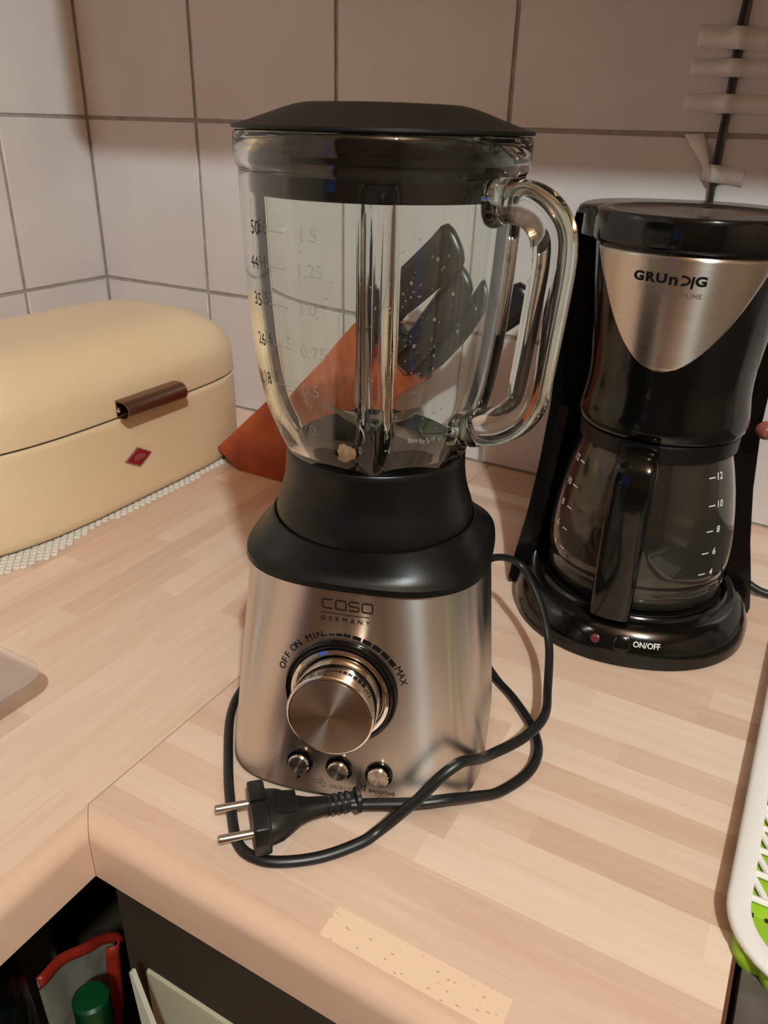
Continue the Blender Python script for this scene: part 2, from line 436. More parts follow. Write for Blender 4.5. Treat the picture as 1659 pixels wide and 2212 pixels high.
# ------------------------------------------------------------------ base units under the worktops
bc = empty('base_cabinet', 'pale base unit under the worktop that carries the blender', 'cabinet', (0, 0, ZF))
link('overhang_shade_rail', box_me(.592, XE, -.571, -.02, .748, .8715), M['carcass'], bc, smooth=False)  # dark strip standing in for the overhang's shadow on the pale front
link('door', box_me(.592, XE, -.573, -.556, .10, .746, .002), M['cab'], bc)
link('side_panel', box_me(.575, .591, -.571, -.02, 0, .8715), M['carcass'], bc, smooth=False)
link('plinth', box_me(.592, XE, -.52, -.02, 0, .10), M['carcass'], bc, smooth=False)
bc2 = empty('shelf_unit', 'dark open shelf space under the worktop along the left wall', 'shelf', (0, 0, ZF))
link('shelf_board', box_me(.01, .560, -1.3, -.02, .34, .358), M['carcass'], bc2, smooth=False)
link('back_panel', box_me(.001, .0095, -1.3, -.02, 0, .8715), M['carcass'], bc2, smooth=False)
link('side_panel', box_me(.01, .560, -1.318, -1.3005, 0, .8715), M['carcass'], bc2, smooth=False)

# sink drainer surface right of the worktop
sk = empty('sink_drainer', 'dark grey sink drainer surface beside the cut end of the worktop', 'sink', (0, 0, 0))
link('slab', box_me(XE+.0045, 1.6, -.6, -.0005, -.03, -.0015, .0012), M['sink'], sk)
link('apron', box_me(XE+.0045, 1.6, -.57, -.0005, -.3, -.0301), M['sink'], sk, smooth=False)
link('outer_leg_panel', box_me(1.58, 1.6, -.57, -.0005, ZF, -.3001), M['sink'], sk, smooth=False)
link('inner_leg_panel', box_me(XE+.0045, XE+.02, -.57, -.0005, ZF, -.3001), M['sink'], sk, smooth=False)

# ------------------------------------------------------------------ blender (mixer)
AX, AY, BTH = .688, -.444, R(17.5)
bl = empty('blender', 'brushed steel jug blender with glass jar, big dial and coiled black cord', 'blender', (AX, AY, 0), BTH)
def bpar(z):
    t = min(1, max(0, (z-.008)/(.134-.008)))
    return .0765-.0098*t, .0768-.0155*t, .0775-.0145*t, 4.1-1.2*t
def yF(x, z):
    a, bf, bb, n = bpar(z); q = min(.999, abs(x)/a); return -bf*(1-q**n)**(1/n)
NB = 160
def bring(z, da=0., N_=NB, k=1.):
    a, bf, bb, n = bpar(z); return [(x, y, z) for x, y in sup((a+da)*k, (bf+da)*k, (bb+da)*k, n, N_)]
body = link('steel_housing', loft_me([bring(.008, -.0012), bring(.0088)] + [bring(.008+.126*i/14) for i in range(1, 14)] + [bring(.134)]), M['steel'], bl)
tag(body, 'brushed steel housing with printed lettering')
link('bottom_trim', loft_me([[(x, y, .003) for x, y, z in bring(.008, -.004)], [(x, y, .0085) for x, y, z in bring(.008, -.0022)]]), M['black'], bl)
for sx in (-1, 1):
    for sy in (-1, 1):
        link('rubber_foot', lathe_me([(0, 0), (.007, 0), (.0075, .001), (.0075, .0032), (0, .0032)], 20), M['rubber'], bl, (sx*.052, sy*.052, 0))
# black shoulder: rounded square at the rim, circle at the jar socket
def mixring(z, t, rc, da):
    a, bf, bb, n = bpar(.134); sq = sup(a+da, bf+da, bb+da, n, NB)
    out = []
    for j, (x, y) in enumerate(sq):
        an = math.atan2(y, x); out.append(((1-t)*x+t*rc*math.cos(an), (1-t)*y+t*rc*math.sin(an), z))
    return out
sh = [mixring(.1342, 0, .05, -.004), mixring(.1344, 0, .05, .0012), mixring(.1352, 0, .05, .0022), mixring(.1385, 0, .05, .0018), mixring(.1398, .04, .057, .0006), mixring(.1412, .12, .057, -.0005),
      mixring(.1445, .34, .0572, -.001), mixring(.1485, .64, .0572, -.001), mixring(.1525, .9, .0572, 0), mixring(.1545, 1, .0572, 0), mixring(.1548, 1, .0562, 0), mixring(.1530, 1, .0558, 0), mixring(.150, 1, .05, 0)]
link('shoulder', loft_me(sh), M['black'], bl)
collar = link('jar_collar', lathe_me([(0, .1505), (.0535, .1505), (.0553, .1525), (.0551, .1570), (.0540, .1620), (.0515, .1690), (.0500, .1750), (.0491, .1820), (.0487, .1895), (.0486, .1922), (.0480, .1930), (.0466, .1930), (.0462, .1900), (.0455, .1885), (0, .1885)], 96), M['black'], bl)

# glass jar
JO = [(.0445, .1895), (.0470, .1915), (.0490, .1945), (.0513, .1995), (.0535, .2050), (.0562, .2120), (.0585, .2190), (.0601, .2260), (.0612, .2320), (.0625, .2410), (.0636, .2510), (.0645, .2620), (.0652, .2730), (.0658, .2850), (.0662, .2970), (.0665, .3080), (.0667, .3150), (.0668, .3190), (.06685, .3220), (.0669, .3245), (.0669, .3262), (.06695, .3275), (.0672, .3296), (.0683, .3312), (.0687, .3340), (.0688, .3420), (.0684, .3440), (.0674, .3447)]
def thick(z): return .0042 if z > .215 else .0042 + (.215-z)/.026*.0022
JI = [(.0640, .3446), (.0628, .3430), (.0626, .3300)] + [(r-thick(z), z) for r, z in reversed(JO[2:22])] + [(.0405, .1895)]
RIBS = [R(-61.5+90*k)-BTH for k in range(4)]
def ribw(z):
    u = min(1, max(0, (z-.196)/.012))*min(1, max(0, (.3270-z)/.012)); return math.sqrt(max(0, 1-(1-u)**2))
def jarfn(r, a, z, i):
    k = ribw(z); inner = i >= len(JO); d = 0.; w = .0078 if inner else .0066
    for q in RIBS:
        x = ((a-q+PI) % (2*PI) - PI)*r
        if abs(x) < w*1.6:
            u = min(1, abs(x)/w)
            d += (1-u*u)**1.0*.0062 if inner else (1-u)*(1-.35*u)*.0030
    return r - d*k
# outline refined in z so the rib ends are smooth
def refine(pr, n=2):
    out = []
    for (a, b), (c, d) in zip(pr[:-1], pr[1:]):
        for k in range(n): out.append((a+(c-a)*k/n, b+(d-b)*k/n))
    return out+[pr[-1]]
prof = JO + JI
jar = link('glass_jar', lathe_me(prof, 400, closed=True, fn=jarfn), M['glass'], bl, sharp=0)
tag(jar, 'clear thick glass jar with four vertical ribs')
def jr(z):
    for (a, b), (c, d) in zip(JO[:-1], JO[1:]):
        if b <= z <= d: return a+(c-a)*(z-b)/(d-b)
    return .066
# handle: solid glass loop
HD = R(-11.0)-BTH
hp = [(.0625, .3195), (.074, .3205), (.0845, .3185), (.0925, .3105), (.0945, .298), (.0930, .275), (.0905, .247), (.0880, .2335), (.0815, .2255), (.0710, .2200), (.0590, .2160), (.0540, .2150)]
hpath = [(r*math.cos(HD), r*math.sin(HD), z) for r, z in catmull([(a, 0, b) for a, b in hp], 6) for r, z in [(r, z)]] if False else [(p.x*math.cos(HD), p.x*math.sin(HD), p.z) for p in catmull([(a, 0, b) for a, b in hp], 6)]
side = (-math.sin(HD), math.cos(HD), 0)
def hw(f): return .0092 + .0020*math.exp(-((f-0)/.05)**2) + .0040*math.exp(-((f-1)/.07)**2)
def ht(f): return .0090 + .0014*math.exp(-((f-0)/.05)**2) + .0006*math.exp(-((f-1)/.07)**2)
def handle_me(path, n=20):
    rings = []; S = Vector(side); path = [Vector(p) for p in path]
    for i, p in enumerate(path):
        t = (path[min(i+1, len(path)-1)]-path[max(i-1, 0)]).normalized(); u = S.cross(t).normalized(); f = i/(len(path)-1); ring = []
        for j in range(n):
            q = 2*PI*j/n; c, d = math.cos(q), math.sin(q); e = 2/2.7
            ring.append(p + S*hw(f)*math.copysign(abs(c)**e, c) + u*ht(f)*math.copysign(abs(d)**e, d))
        rings.append(ring)
    return loft_me(rings)
link('jar_handle', handle_me(hpath, 28), M['glass'], jar, sharp=0)
# volume marks on the jar
def onjar(ang, z, off=.00025):
    a = R(ang)-BTH
    def f(x, y):
        zz = z+y; r = jr(zz)+off; b = a + x/jr(z); return (r*math.cos(b), r*math.sin(b), zz)
    return f
for s, an, z in (('0', -91.8, .2171), ('0.5', -90, .2378), ('0.75', -87.4, .2559), ('1.0', -89.1, .2752), ('1.25', -87.5, .2914), ('1.5', -87.8, .3059)):
    link('litre_mark', mapped(text_2d(s, .0082), onjar(an, z)), M['etched'], jar, smooth=False)
for s, an, z in (('18', -119.1, .2374), ('26', -119.3, .2562), ('35', -119.1, .2747), ('44', -119.2, .291), ('50', -116.9, .306)):
    link('ounce_mark', mapped(text_2d(s, .0084), onjar(an, z)), M['print'], jar, smooth=False)
    tk = stroke_2d([[(-.0065, 0), (-.003, 0), (0, 0), (.003, 0), (.0065, 0)]], .0006)
    link('scale_tick', mapped(tk, onjar(-104, z)), M['etched'], jar, smooth=False)
# blades and jar floor
fl = link('jar_floor', lathe_me([(0, .1886), (.0405, .1886), (.0405, .1980), (.0385, .1992), (.014, .1996), (.0110, .2020), (.008, .2032), (0, .2032)], 64), M['gasket'], jar)
tag(fl, 'dark floor of the jar with the blade bearing')
def blade(ang, lift, ln):
    pts = [(.002, -.0055), (.014, -.006), (ln, -.0015), (ln+.001, .001), (.016, .0055), (.002, .0055)]
    rings = []
    for h in (-.0006, .0006):
        ring = []
        for x, y in pts:
            z = h + max(0, x-.012)*math.tan(R(lift))
            ring.append((x, y, z))
        rings.append(ring)
    me = loft_me(rings); me.transform(Matrix.Translation((0, 0, .2045)) @ Matrix.Rotation(ang, 4, 'Z')); return me
for ang, lift, ln in ((R(-118)-BTH, 38, .031), (R(62)-BTH, 12, .028), (R(-20)-BTH, -8, .03), (R(160)-BTH, -8, .03)):
    link('blade', blade(ang, lift, ln), M['blade'], jar, smooth=False)
link('blade_nut', lathe_me([(0, .2032), (.0052, .2032), (.0052, .2075), (.004, .2085), (0, .2085)], 6), M['blade'], jar, smooth=False)
# splashes that dried on the inside of the jar
rs = random.Random(3); parts = []
def blob(an, z, s, flat=.35, r=None):
    bm = bmesh.new(); bmesh.ops.create_icosphere(bm, subdivisions=1, radius=s)
    rr = (r or jr(z)-thick(z)-.0002); a = R(an)-BTH
    Mx = Matrix.Translation((rr*math.cos(a), rr*math.sin(a), z)) @ Matrix.Rotation(a, 4, 'Z') @ Matrix.Diagonal((flat, 1, rs.uniform(.8, 1.5), 1))
    bm.transform(Mx); me = bpy.data.meshes.new('d'); bm.to_mesh(me); bm.free(); return me
for k in range(80):
    an = rs.gauss(-48, 9); z = min(.315, max(.215, rs.gauss(.268, .02)))
    parts.append(blob(an, z, rs.uniform(.0002, .00055)))
for k in range(50):
    parts.append(blob(rs.uniform(-110, -15), rs.uniform(.21, .31), rs.uniform(.0002, .0006)))
for k in range(26):
    parts.append(blob(-70+k*1.2+rs.uniform(-1, 1)+26, .2145+rs.uniform(-.001, .001)-k*.0001, rs.uniform(.0006, .0012)))
dr = link('dried_splashes', join_me(parts), M['drop'], jar); dr['kind'] = 'stuff'; dr['label'] = 'pale dried splashes inside the jar'
link('juice_spot', blob(-61.5, .2575, .0016, .4, jr(.2575)-.0092), M['berry'], jar)
# lid
lid = link('lid', lathe_me([(0, .3570), (.020, .3569), (.036, .3564), (.0405, .3556), (.046, .3540), (.055, .3509), (.0625, .3484), (.0665, .3473), (.0690, .3468), (.0692, .3458), (.0686, .3452), (.0640, .3450), (0, .3450)], 128), M['lidblack'], bl)
tag(lid, 'black domed plastic lid')
link('lid_plug', lathe_me([(0, .3449), (.0618, .3449), (.0618, .3390), (.0610, .3385), (.0610, .3370), (.0622, .3365), (.0622, .3335), (.0610, .3330), (.0610, .3300), (.0616, .3295), (.0616, .3200), (.0605, .3190), (.055, .3190), (.055, .330), (0, .330)], 128), M['gasket'], lid)

# dial
KX, KZ = -.0015, .0757
KY = yF(KX, KZ); TILT = R(83)
dial = bpy.data.objects.new('dial', None)
kn = link('dial_knob', lathe_me([(0, .0245), (.0212, .0245), (.0222, .0243), (.0228, .0236), (.0229, .0130), (.0226, .0040), (.0226, -.001), (0, -.001)], 128), M['chrome'], bl, (KX, KY, KZ), (TILT, 0, 0))
tag(kn, 'round silver dial with spun metal face')
link('spun_face', lathe_me([(0, .0247), (.0200, .0247), (.0208, .0246), (.0208, .0235), (0, .0235)], 128), M['spun'], kn)
link('chrome_bezel', lathe_me([(.0229, .001), (.0236, .0035), (.0252, .0046), (.0268, .0040), (.0272, .0030), (.0272, -.002), (.0229, -.002)], 128, closed=True), M['chrome'], kn)
link('black_ring', lathe_me([(.0273, .0026), (.0285, .0034), (.0300, .0032), (.0308, .0020), (.0309, -.006), (.0273, -.006)], 128, closed=True), M['gloss'], kn)
def onbody(cx, cz, off=.00022):
    def f(x, y):
        X, Z = cx+x, cz+y*.9925; return (X, yF(X, Z)-off, Z)
    return f
def arc_text(s, size, rad, ang, sp):
    """letters standing on an arc around the dial, reading clockwise"""
    out = []; n = len(s)
    for i, ch in enumerate(s):
        a = ang - (i-(n-1)/2)*sp
        out.append(move2(text_2d(ch, size), rad*math.cos(a), rad*math.sin(a), a-PI/2))
    return flat_join(out)
f0 = onbody(KX, KZ)
for s, ang in (('OFF', R(158)), ('ON', R(138.5)), ('MIN', R(117)), ('MAX', R(24))):
    link('dial_print', mapped(arc_text(s, .0054, .0346, ang, R(6.2 if s != 'MIN' else 5.6)), f0), M['print'], body, smooth=False)
angs = [108.5, 104.0, 97.5, 90.5, 82.5, 73.0, 63.0, 53.0, 43.5, 34.5]
for i in range(9):
    a0, a1 = angs[i]-.7, angs[i+1]+.7; h = .0004+.0022*min(1, (i+.6)/7)
    v, fcs = [], []
    for k in range(6):
        a = R(a0+(a1-a0)*k/5); v += [((.0339-h/2)*math.cos(a), (.0339-h/2)*math.sin(a)), ((.0339+h/2)*math.cos(a), (.0339+h/2)*math.sin(a))]
    for k in range(5): fcs.append((2*k, 2*k+1, 2*k+3, 2*k+2))
    link('speed_bar', mapped((v, fcs), f0), M['print'], body, smooth=False)
# maker's lettering in rounded square strokes
def rrect(x0, y0, x1, y1, r, cs='1111'):
    pts = []
    for (cx, cy, a0, on) in ((x1-r, y1-r, 0, cs[0]), (x0+r, y1-r, 90, cs[1]), (x0+r, y0+r, 180, cs[2]), (x1-r, y0+r, 270, cs[3])):
        for k in range(5):
            a = R(a0+90*k/4); pts.append((cx+r*math.cos(a), cy+r*math.sin(a)))
    return pts
lw, lh, gp, rr_ = .0054, .0050, .0016, .0010
x = -.0130; LZ = .1262; lines = []
c_ = rrect(x, -lh/2, x+lw, lh/2, rr_); lines.append([(x+lw, lh/2)] + c_[5:15] + [(x+lw, -lh/2)])
x += lw+gp; a_ = rrect(x, -lh/2, x+lw, lh/2, rr_); lines.append(a_ + [a_[0]]); lines.append([(x+lw, 0), (x+lw, -lh/2-.0003)])
x += lw+gp
lines.append([(x+lw, lh/2), (x+rr_, lh/2), (x+.0003, lh/2-.0003), (x, lh/2-rr_), (x, rr_*.8), (x+.0003, .0003), (x+rr_, 0), (x+lw-rr_, 0), (x+lw-.0003, -.0003), (x+lw, -rr_*.8), (x+lw, -lh/2+rr_), (x+lw-.0003, -lh/2+.0003), (x+lw-rr_, -lh/2), (x, -lh/2)])
x += lw+gp; o_ = rrect(x, -lh/2, x+lw, lh/2, rr_); lines.append(o_+[o_[0]])
link('brand_print', mapped(stroke_2d(lines, .00062), onbody(-.0002, LZ)), M['print'], body, smooth=False)
link('brand_underline', mapped(stroke_2d([[(-.0131+.0026*k, 0) for k in range(11)]], .0003), onbody(-.001, .1211)), M['print'], body, smooth=False)
link('country_print', mapped(text_2d('GERMANY', .0036, spacing=1.85), onbody(-.0008, .1178)), M['print'], body, smooth=False)
# three push buttons
for i, (bxp, bz) in enumerate(((-.0235, .0272), (-.0010, .0272), (.0215, .0274))):
    by_ = yF(bxp, bz)
    rz = -math.atan2(yF(bxp+.003, bz)-yF(bxp-.003, bz), .006)*-1
    b = link('push_button', lathe_me([(0, .0040), (.0054, .0040), (.0060, .0034), (.0061, -.002), (0, -.002)], 48), M['chrome'], bl, (bxp, by_, bz), (TILT, 0, rz))
    link('button_face', lathe_me([(0, .0042), (.0051, .0042), (.0054, .0038), (0, .0038)], 48), M['spun'], b)
    link('button_ring', lathe_me([(.0062, .0006), (.0066, .0012), (.0076, .0010), (.0079, -.003), (.0062, -.003)], 48, closed=True), M['gloss'], b)
link('pulse_print', mapped(text_2d('P', .0036, .0001), onbody(-.0245, .0160)), M['print'], body, smooth=False)
link('crush_print', mapped(text_2d('CRUSH ICE', .0030), onbody(.0010, .0141)), M['faint'], body, smooth=False)
link('smoothie_print', mapped(text_2d('SMOOTHIE', .0030), onbody(.0236, .0157)), M['print'], body, smooth=False)
sq = lambda cx, cy, s, an: [(cx+s*math.cos(an+k*PI/2), cy+s*math.sin(an+k*PI/2)) for k in range(5)]
link('ice_icon', mapped(stroke_2d([sq(0, 0, .0018, .5), sq(-.0028, .0016, .0015, .9), sq(-.0012, .0028, .0013, .2)], .0003), onbody(-.0098, .0146)), M['faint'], body, smooth=False)
link('glass_icon', mapped(stroke_2d([[(-.0014, .002), (-.001, -.002), (.001, -.002), (.0014, .002)], [(.0002, -.0005), (.0018, .0034)], [(-.0013, .001), (.0012, .001)]], .0003), onbody(.0130, .0172)), M['print'], body, smooth=False)

# cord: leaves the back, loops to the right, round the front and left, behind, out again to the plug
def toloc(p):
    d = Vector((p[0]-AX, p[1]-AY)); c, s = math.cos(BTH), math.sin(BTH); return (d.x*c+d.y*s, -d.x*s+d.y*c, p[2])
cw = [(.703, -.374, .062), (.7128, -.3520, .071), (.7200, -.3260, .0735), (.7345, -.3125, .0665), (.7480, -.3200, .0575), (.7585, -.3285, .0480), (.7665, -.3375, .0395), (.7745, -.3500, .0290), (.7835, -.3760, .0190), (.7915, -.4065, .0205), (.7868, -.4300, .0190), (0.7761, -0.4566, 0.0220), (0.7759, -0.4794, 0.0370), (0.7723, -0.4908, 0.0430), (0.7687, -0.4977, 0.0420), (0.7648, -0.5031, 0.0380), (0.7607, -0.5081, 0.0320), (0.7565, -0.5127, 0.0255), (0.7527, -0.5156, 0.0210), (0.7470, -0.5202, 0.0135), (0.7409, -0.5267, 0.0070), (.7361, -.5357, .0050), (.7231, -.5517, .0032), (.7085, -.5644, .0032), (.6954, -.5705, .0032), (.6809, -.5692, .0032), (.6645, -.5552, .0032), (.6375, -.5256, .0032), (.6080, -.4860, .0032), (.5983, -.4500, .0032), (.6000, -.4000, .0032), (.6250, -.3520, .0032), (.6700, -.3330, .0032), (.7150, -.3420, .0032), (.7463, -.3676, .0032), (.7632, -.3803, .0034), (.7836, -.4011, .0040), (.7945, -.4213, .0050), (0.7949, -0.4405, 0.0035), (0.7864, -0.4636, 0.0045), (0.7785, -0.4802, 0.0115), (0.7706, -0.4952, 0.0190), (0.7610, -0.5044, 0.0200), (0.7504, -0.5111, 0.0190), (0.7393, -0.5170, 0.0180), (0.7282, -0.5229, 0.0170), (.7150, -.5310, .0165)]
link('power_cord', tube_me(catmull([toloc(p) for p in cw], 7), .0031, .0025, 14), M['rubber'], bl, sharp=0)
link('cord_grommet', tube_me([toloc(p) for p in ((.701, -.379, .0605), (.7040, -.3715, .063), (.7070, -.3640, .0665))], .0052, .0046, 16), M['rubber'], bl)
# plug
pa = Vector((.7145, -.5312, .0168)); pb = Vector((.6708, -.5752, .0178))
pl = bpy.data.objects.new('plug', None)
ax = (pb-pa).normalized(); sd = Vector((.0176, -.0162, 0)).normalized(); sd = (sd-ax*sd.dot(ax)).normalized(); upp = sd.cross(ax)*-1
if upp.z < 0: upp = -upp
def plug_pt(t, s, h): 
    w = pa + ax*t + sd*s + upp*h; return toloc(w)
def plug_ring(t, ws, hh, n=28, e_=2.6, h0=0.):
    out = []
    for j in range(n):
        q = 2*PI*j/n; c, d = math.cos(q), math.sin(q); e = 2/e_
        out.append(plug_pt(t, ws*math.copysign(abs(c)**e, c), h0+hh*math.copysign(abs(d)**e, d)))
    return out
secs = [(.000, .0042, .0042), (.004, .0048, .0048), (.012, .0058, .0056), (.018, .0080, .0066), (.023, .0118, .0078), (.028, .0150, .0088), (.033, .0162, .0094), (.0365, .0160, .0096)]
plug = link('plug_body', loft_me([plug_ring(*s) for s in secs]), M['rubber'], bl, sharp=50)
tag(plug, 'black moulded two-pin mains plug')
for s in (-1, 1):
    pts = [(s*.0010, -.0100), (s*.0175, -.0085), (s*.0192, 0), (s*.0175, .0100), (s*.0010, .0128)]
    me = loft_me([[plug_pt(t, a*k, b*k) for a, b in pts] for t, k in ((.0345, .96), (.0355, 1), (.0425, 1), (.0435, .97))])
    bm = bmesh.new(); bm.from_mesh(me); bmesh.ops.bevel(bm, geom=bm.edges[:], offset=.0008, segments=2, profile=.5, affect='EDGES'); bm.to_mesh(me); bm.free()
    link('plug_flange', me, M['rubber'], plug, sharp=35)
    pin = [plug_pt(t, s*.0102, .001) for t in (.040, .0600, .0612, .0616)]
    rad = [.0022, .0022, .0018, .0009]
    link('plug_pin', loft_me([[tuple(Vector(plug_pt(t, s*.0102+r*math.cos(q), .001+r*math.sin(q)))) for q in [2*PI*j/18 for j in range(18)]] for t, r in ((.040, .0022), (.0602, .0022), (.0612, .0019), (.0616, .0010))]), M['pin'], plug)
# grip pad with ridges, strain relief collars
link('grip_pad', loft_me([[plug_pt(t, a, .0094 if h else .0080) for t, a in ((.0190, -.0062), (.0292, -.0078), (.0292, .0078), (.0190, .0062))] for h in (0, 1)]), M['rubber'], plug, smooth=False)
for k in range(8):
    t = .0200+k*.0011
    link('grip_ridge', loft_me([[plug_pt(t+dt, a, h) for dt, a in ((-.0003, -.0060), (.0003, -.0060), (.0003, .0060), (-.0003, .0060))] for h in (.0092, .0100)]), M['rubber'], plug, smooth=False)
for t in (-.010, -.0065, -.003, .0005):
    link('strain_collar', loft_me([plug_ring(t, .0052, .0050), plug_ring(t+.0021, .0055, .0053)]), M['rubber'], plug)
link('strain_core', loft_me([plug_ring(-.0125, .0046, .0044), plug_ring(.003, .0046, .0044)]), M['rubber'], plug)
link('strain_end', loft_me([plug_ring(-.0160, .0062, .0060), plug_ring(-.0155, .0066, .0064), plug_ring(-.0135, .0066, .0064), plug_ring(-.0130, .0060, .0058)]), M['rubber'], plug)

# pulp scrap on the jar floor's edge
def lump(name, ma, loc, s, seed, label, cat, lift=1., rot=0):
    rr2 = random.Random(seed); bm = bmesh.new(); bmesh.ops.create_icosphere(bm, subdivisions=3, radius=1)
    for v in bm.verts:
        k = 1+.35*math.sin(3*v.co.x+seed)*math.cos(4*v.co.y+seed)+.12*rr2.uniform(-1, 1); v.co = Vector((v.co.x*s[0]*k, v.co.y*s[1]*k, v.co.z*s[2]*k))
    me = bpy.data.meshes.new('l'); bm.to_mesh(me); bm.free()
    o = link(name, me, ma, None, loc, (0, 0, rot)); return tag(o, label, cat)
pang = R(-80)
lump('fruit_scrap', M['pulp'], (AX+.0432*math.cos(pang), AY+.0432*math.sin(pang), .2035), (.0030, .0042, .0036), 2, 'small pale orange scrap of fruit pulp stuck inside the blender jar', 'food', rot=pang)

# ------------------------------------------------------------------ coffee maker
CX, CY, CTH = .797, -.213, R(17)
cm = empty('coffee_maker', 'black filter coffee maker with steel shield panel beside the blender', 'coffee maker', (CX, CY, 0), CTH)
def ring_sup(z, a, bf, bb, n, N_=96, cy=0): return [(x, y, z) for x, y in sup(a, bf, bb, n, N_, 0, cy)]
base = link('base', loft_me([ring_sup(0, .088, .090, .100, 2.2), ring_sup(.002, .0905, .0925, .103, 2.2), ring_sup(.010, .0905, .0925, .103, 2.2), ring_sup(.020, .0868, .0885, .101, 2.2), ring_sup(.0262, .0822, .0840, .100, 2.2), ring_sup(.0285, .0792, .0808, .099, 2.2), ring_sup(.0290, .0765, .078, .098, 2.2)]), M['gloss'], cm)
link('hotplate_rim', lathe_me([(.0680, .0288), (.0690, .0312), (.0715, .0316), (.0730, .0300), (.0735, .0288)], 96), M['gloss'], cm)
link('hotplate', lathe_me([(0, .0303), (.0665, .0303), (.0670, .0298), (.0670, .0288), (0, .0288)], 96), M['gasket'], cm)
# tower wraps the carafe from behind: a C in plan, flaring at the foot
def cring(z, a, dep, ri, yl):
    n = 40; out = []
    for j in range(n+1):
        t = PI*j/n; e = 2/2.5; c, s = math.cos(t), math.sin(t)
        out.append((a*math.copysign(abs(c)**e, c), yl+dep*abs(s)**e, z))
    yi = math.sqrt(max(0, 1-(yl/ri)**2)); a0 = math.asin(max(-1, min(1, (yl+.004)/ri)))
    for j in range(n+1):
        t = (PI-a0) - (PI-2*a0)*j/n; out.append((ri*math.cos(t), ri*math.sin(t), z))
    return out
tz = [(0, .0965, .112, .0775, .008), (.006, .0970, .113, .0775, .007), (.03, .0935, .108, .0775, .012), (.06, .0880, .098, .0775, .020), (.10, .0832, .088, .0772, .030), (.15, .0798, .080, .0768, .038), (.20, .0796, .077, .0765, .040), (.25, .0796, .077, .0765, .040), (.290, .0794, .077, .0765, .040), (.2975, .0778, .075, .0760, .041)]
link('tower', loft_me([cring(*t) for t in tz]), M['gloss'], cm, sharp=35)
link('tower_top', loft_me([ring_sup(.2976, .0778, .02, .096, 2.5, cy=.017), ring_sup(.3010, .0772, .019, .095, 2.5, cy=.017), ring_sup(.3022, .075, .017, .093, 2.5, cy=.017)]), M['gloss'], cm)
HP = [(.0540, .1600), (.0575, .1602), (.0592, .1625), (.0596, .1680), (.0585, .1760), (.0570, .1860), (.0565, .1960), (.0568, .2060), (.0580, .2200), (.0600, .2400), (.0620, .2600), (.0638, .2800), (.0640, .2830), (0, .2830)]
head = link('filter_housing', lathe_me([(0, .1600)] + HP, 128), M['gloss'], cm)
def hr(z):
    for (a, b), (c, d) in zip(HP[:-1], HP[1:]):
        if b <= z <= d and d > b: return a+(c-a)*(z-b)/(d-b)
    return .06
topl = link('top_lid', lathe_me([(.0, .2832), (.0650, .2832), (.0662, .2842), (.0666, .2860), (.0664, .2995), (.0652, .3025), (.0630, .3034), (.0560, .3034), (.0545, .3026), (.0300, .3024), (0, .3024)], 128), M['gloss'], cm)
link('lid_lug', box_me(.050, .062, -.004, .012, .3026, .3120, .002), M['gloss'], topl)
# bridge between lid and tower
link('water_tank', loft_me([ring_sup(.2840, .074, .05, .08, 3, cy=.03), ring_sup(.3000, .0735, .05, .08, 3, cy=.03), ring_sup(.3018, .072, .049, .079, 3, cy=.03)]), M['gloss'], cm)
# steel shield: angle from the front, height
F0 = -PI/2
def onhead(ac, z0, off):
    def f(x, y):
        z = z0+y; r = hr(z)+off; a = R(ac)-CTH + x/.061; return (r*math.cos(a), r*math.sin(a), z)
    return f
sv, sf = [], []; NA, NZ = 48, 28; PC = -90.5
for i in range(NZ+1):
    z = .2090 + (.2815-.2090)*i/NZ; t = (z-.2088)/(.2815-.2088)
    hwid = R(57)*min(1., t)**.52
    for j in range(NA+1):
        a = R(PC+2)-CTH + hwid*(2*j/NA-1); 
        r = hr(z)+.0007; sv.append((r*math.cos(a), r*math.sin(a), z))
for i in range(NZ):
    for j in range(NA): sf.append((i*(NA+1)+j, i*(NA+1)+j+1, (i+1)*(NA+1)+j+1, (i+1)*(NA+1)+j))
pan = link('steel_shield', mesh(sv, sf), M['panel'], cm)
sol = pan.modifiers.new('solid', 'SOLIDIFY'); sol.thickness = .0006; sol.offset = -1
tag(pan, 'brushed steel shield panel with maker lettering')
# lettering: heavy wide capitals, the D shown only by its right bow
gl = []
def letter(s, x, sx=1.25, bold=.00028, size=.0078):
    p = text_2d(s, size, bold); gl.append(([(vx*sx+x, vy) for vx, vy in p[0]], p[1]))
for s, x in (('G', -.0183), ('R', -.0113), ('U', -.0043), ('n', .0027), ('G', .0182)): letter(s, x, 1.2, .0003, .0078 if s != 'n' else .0094)
arc = [(.0088+.0030*math.cos(R(t))*1.0, .0023*math.sin(R(t))+.0001) for t in range(80, -96, -16)]
gl.append(stroke_2d([[(.0070, .0026)] + arc + [(.0072, -.0026)]], .0013))
gl.append(stroke_2d([[(.0137, .0028), (.0136, 0), (.0133, -.0045)]], .0015))
link('maker_print', mapped(flat_join(gl), onhead(-90.8, .2678, .0010)), M['print'], pan, smooth=False)
link('line_print', mapped(text_2d('PREMIUMLINE', .0042, spacing=1.05), onhead(-84.5, .2590, .0010)), M['faint'], pan, smooth=False)
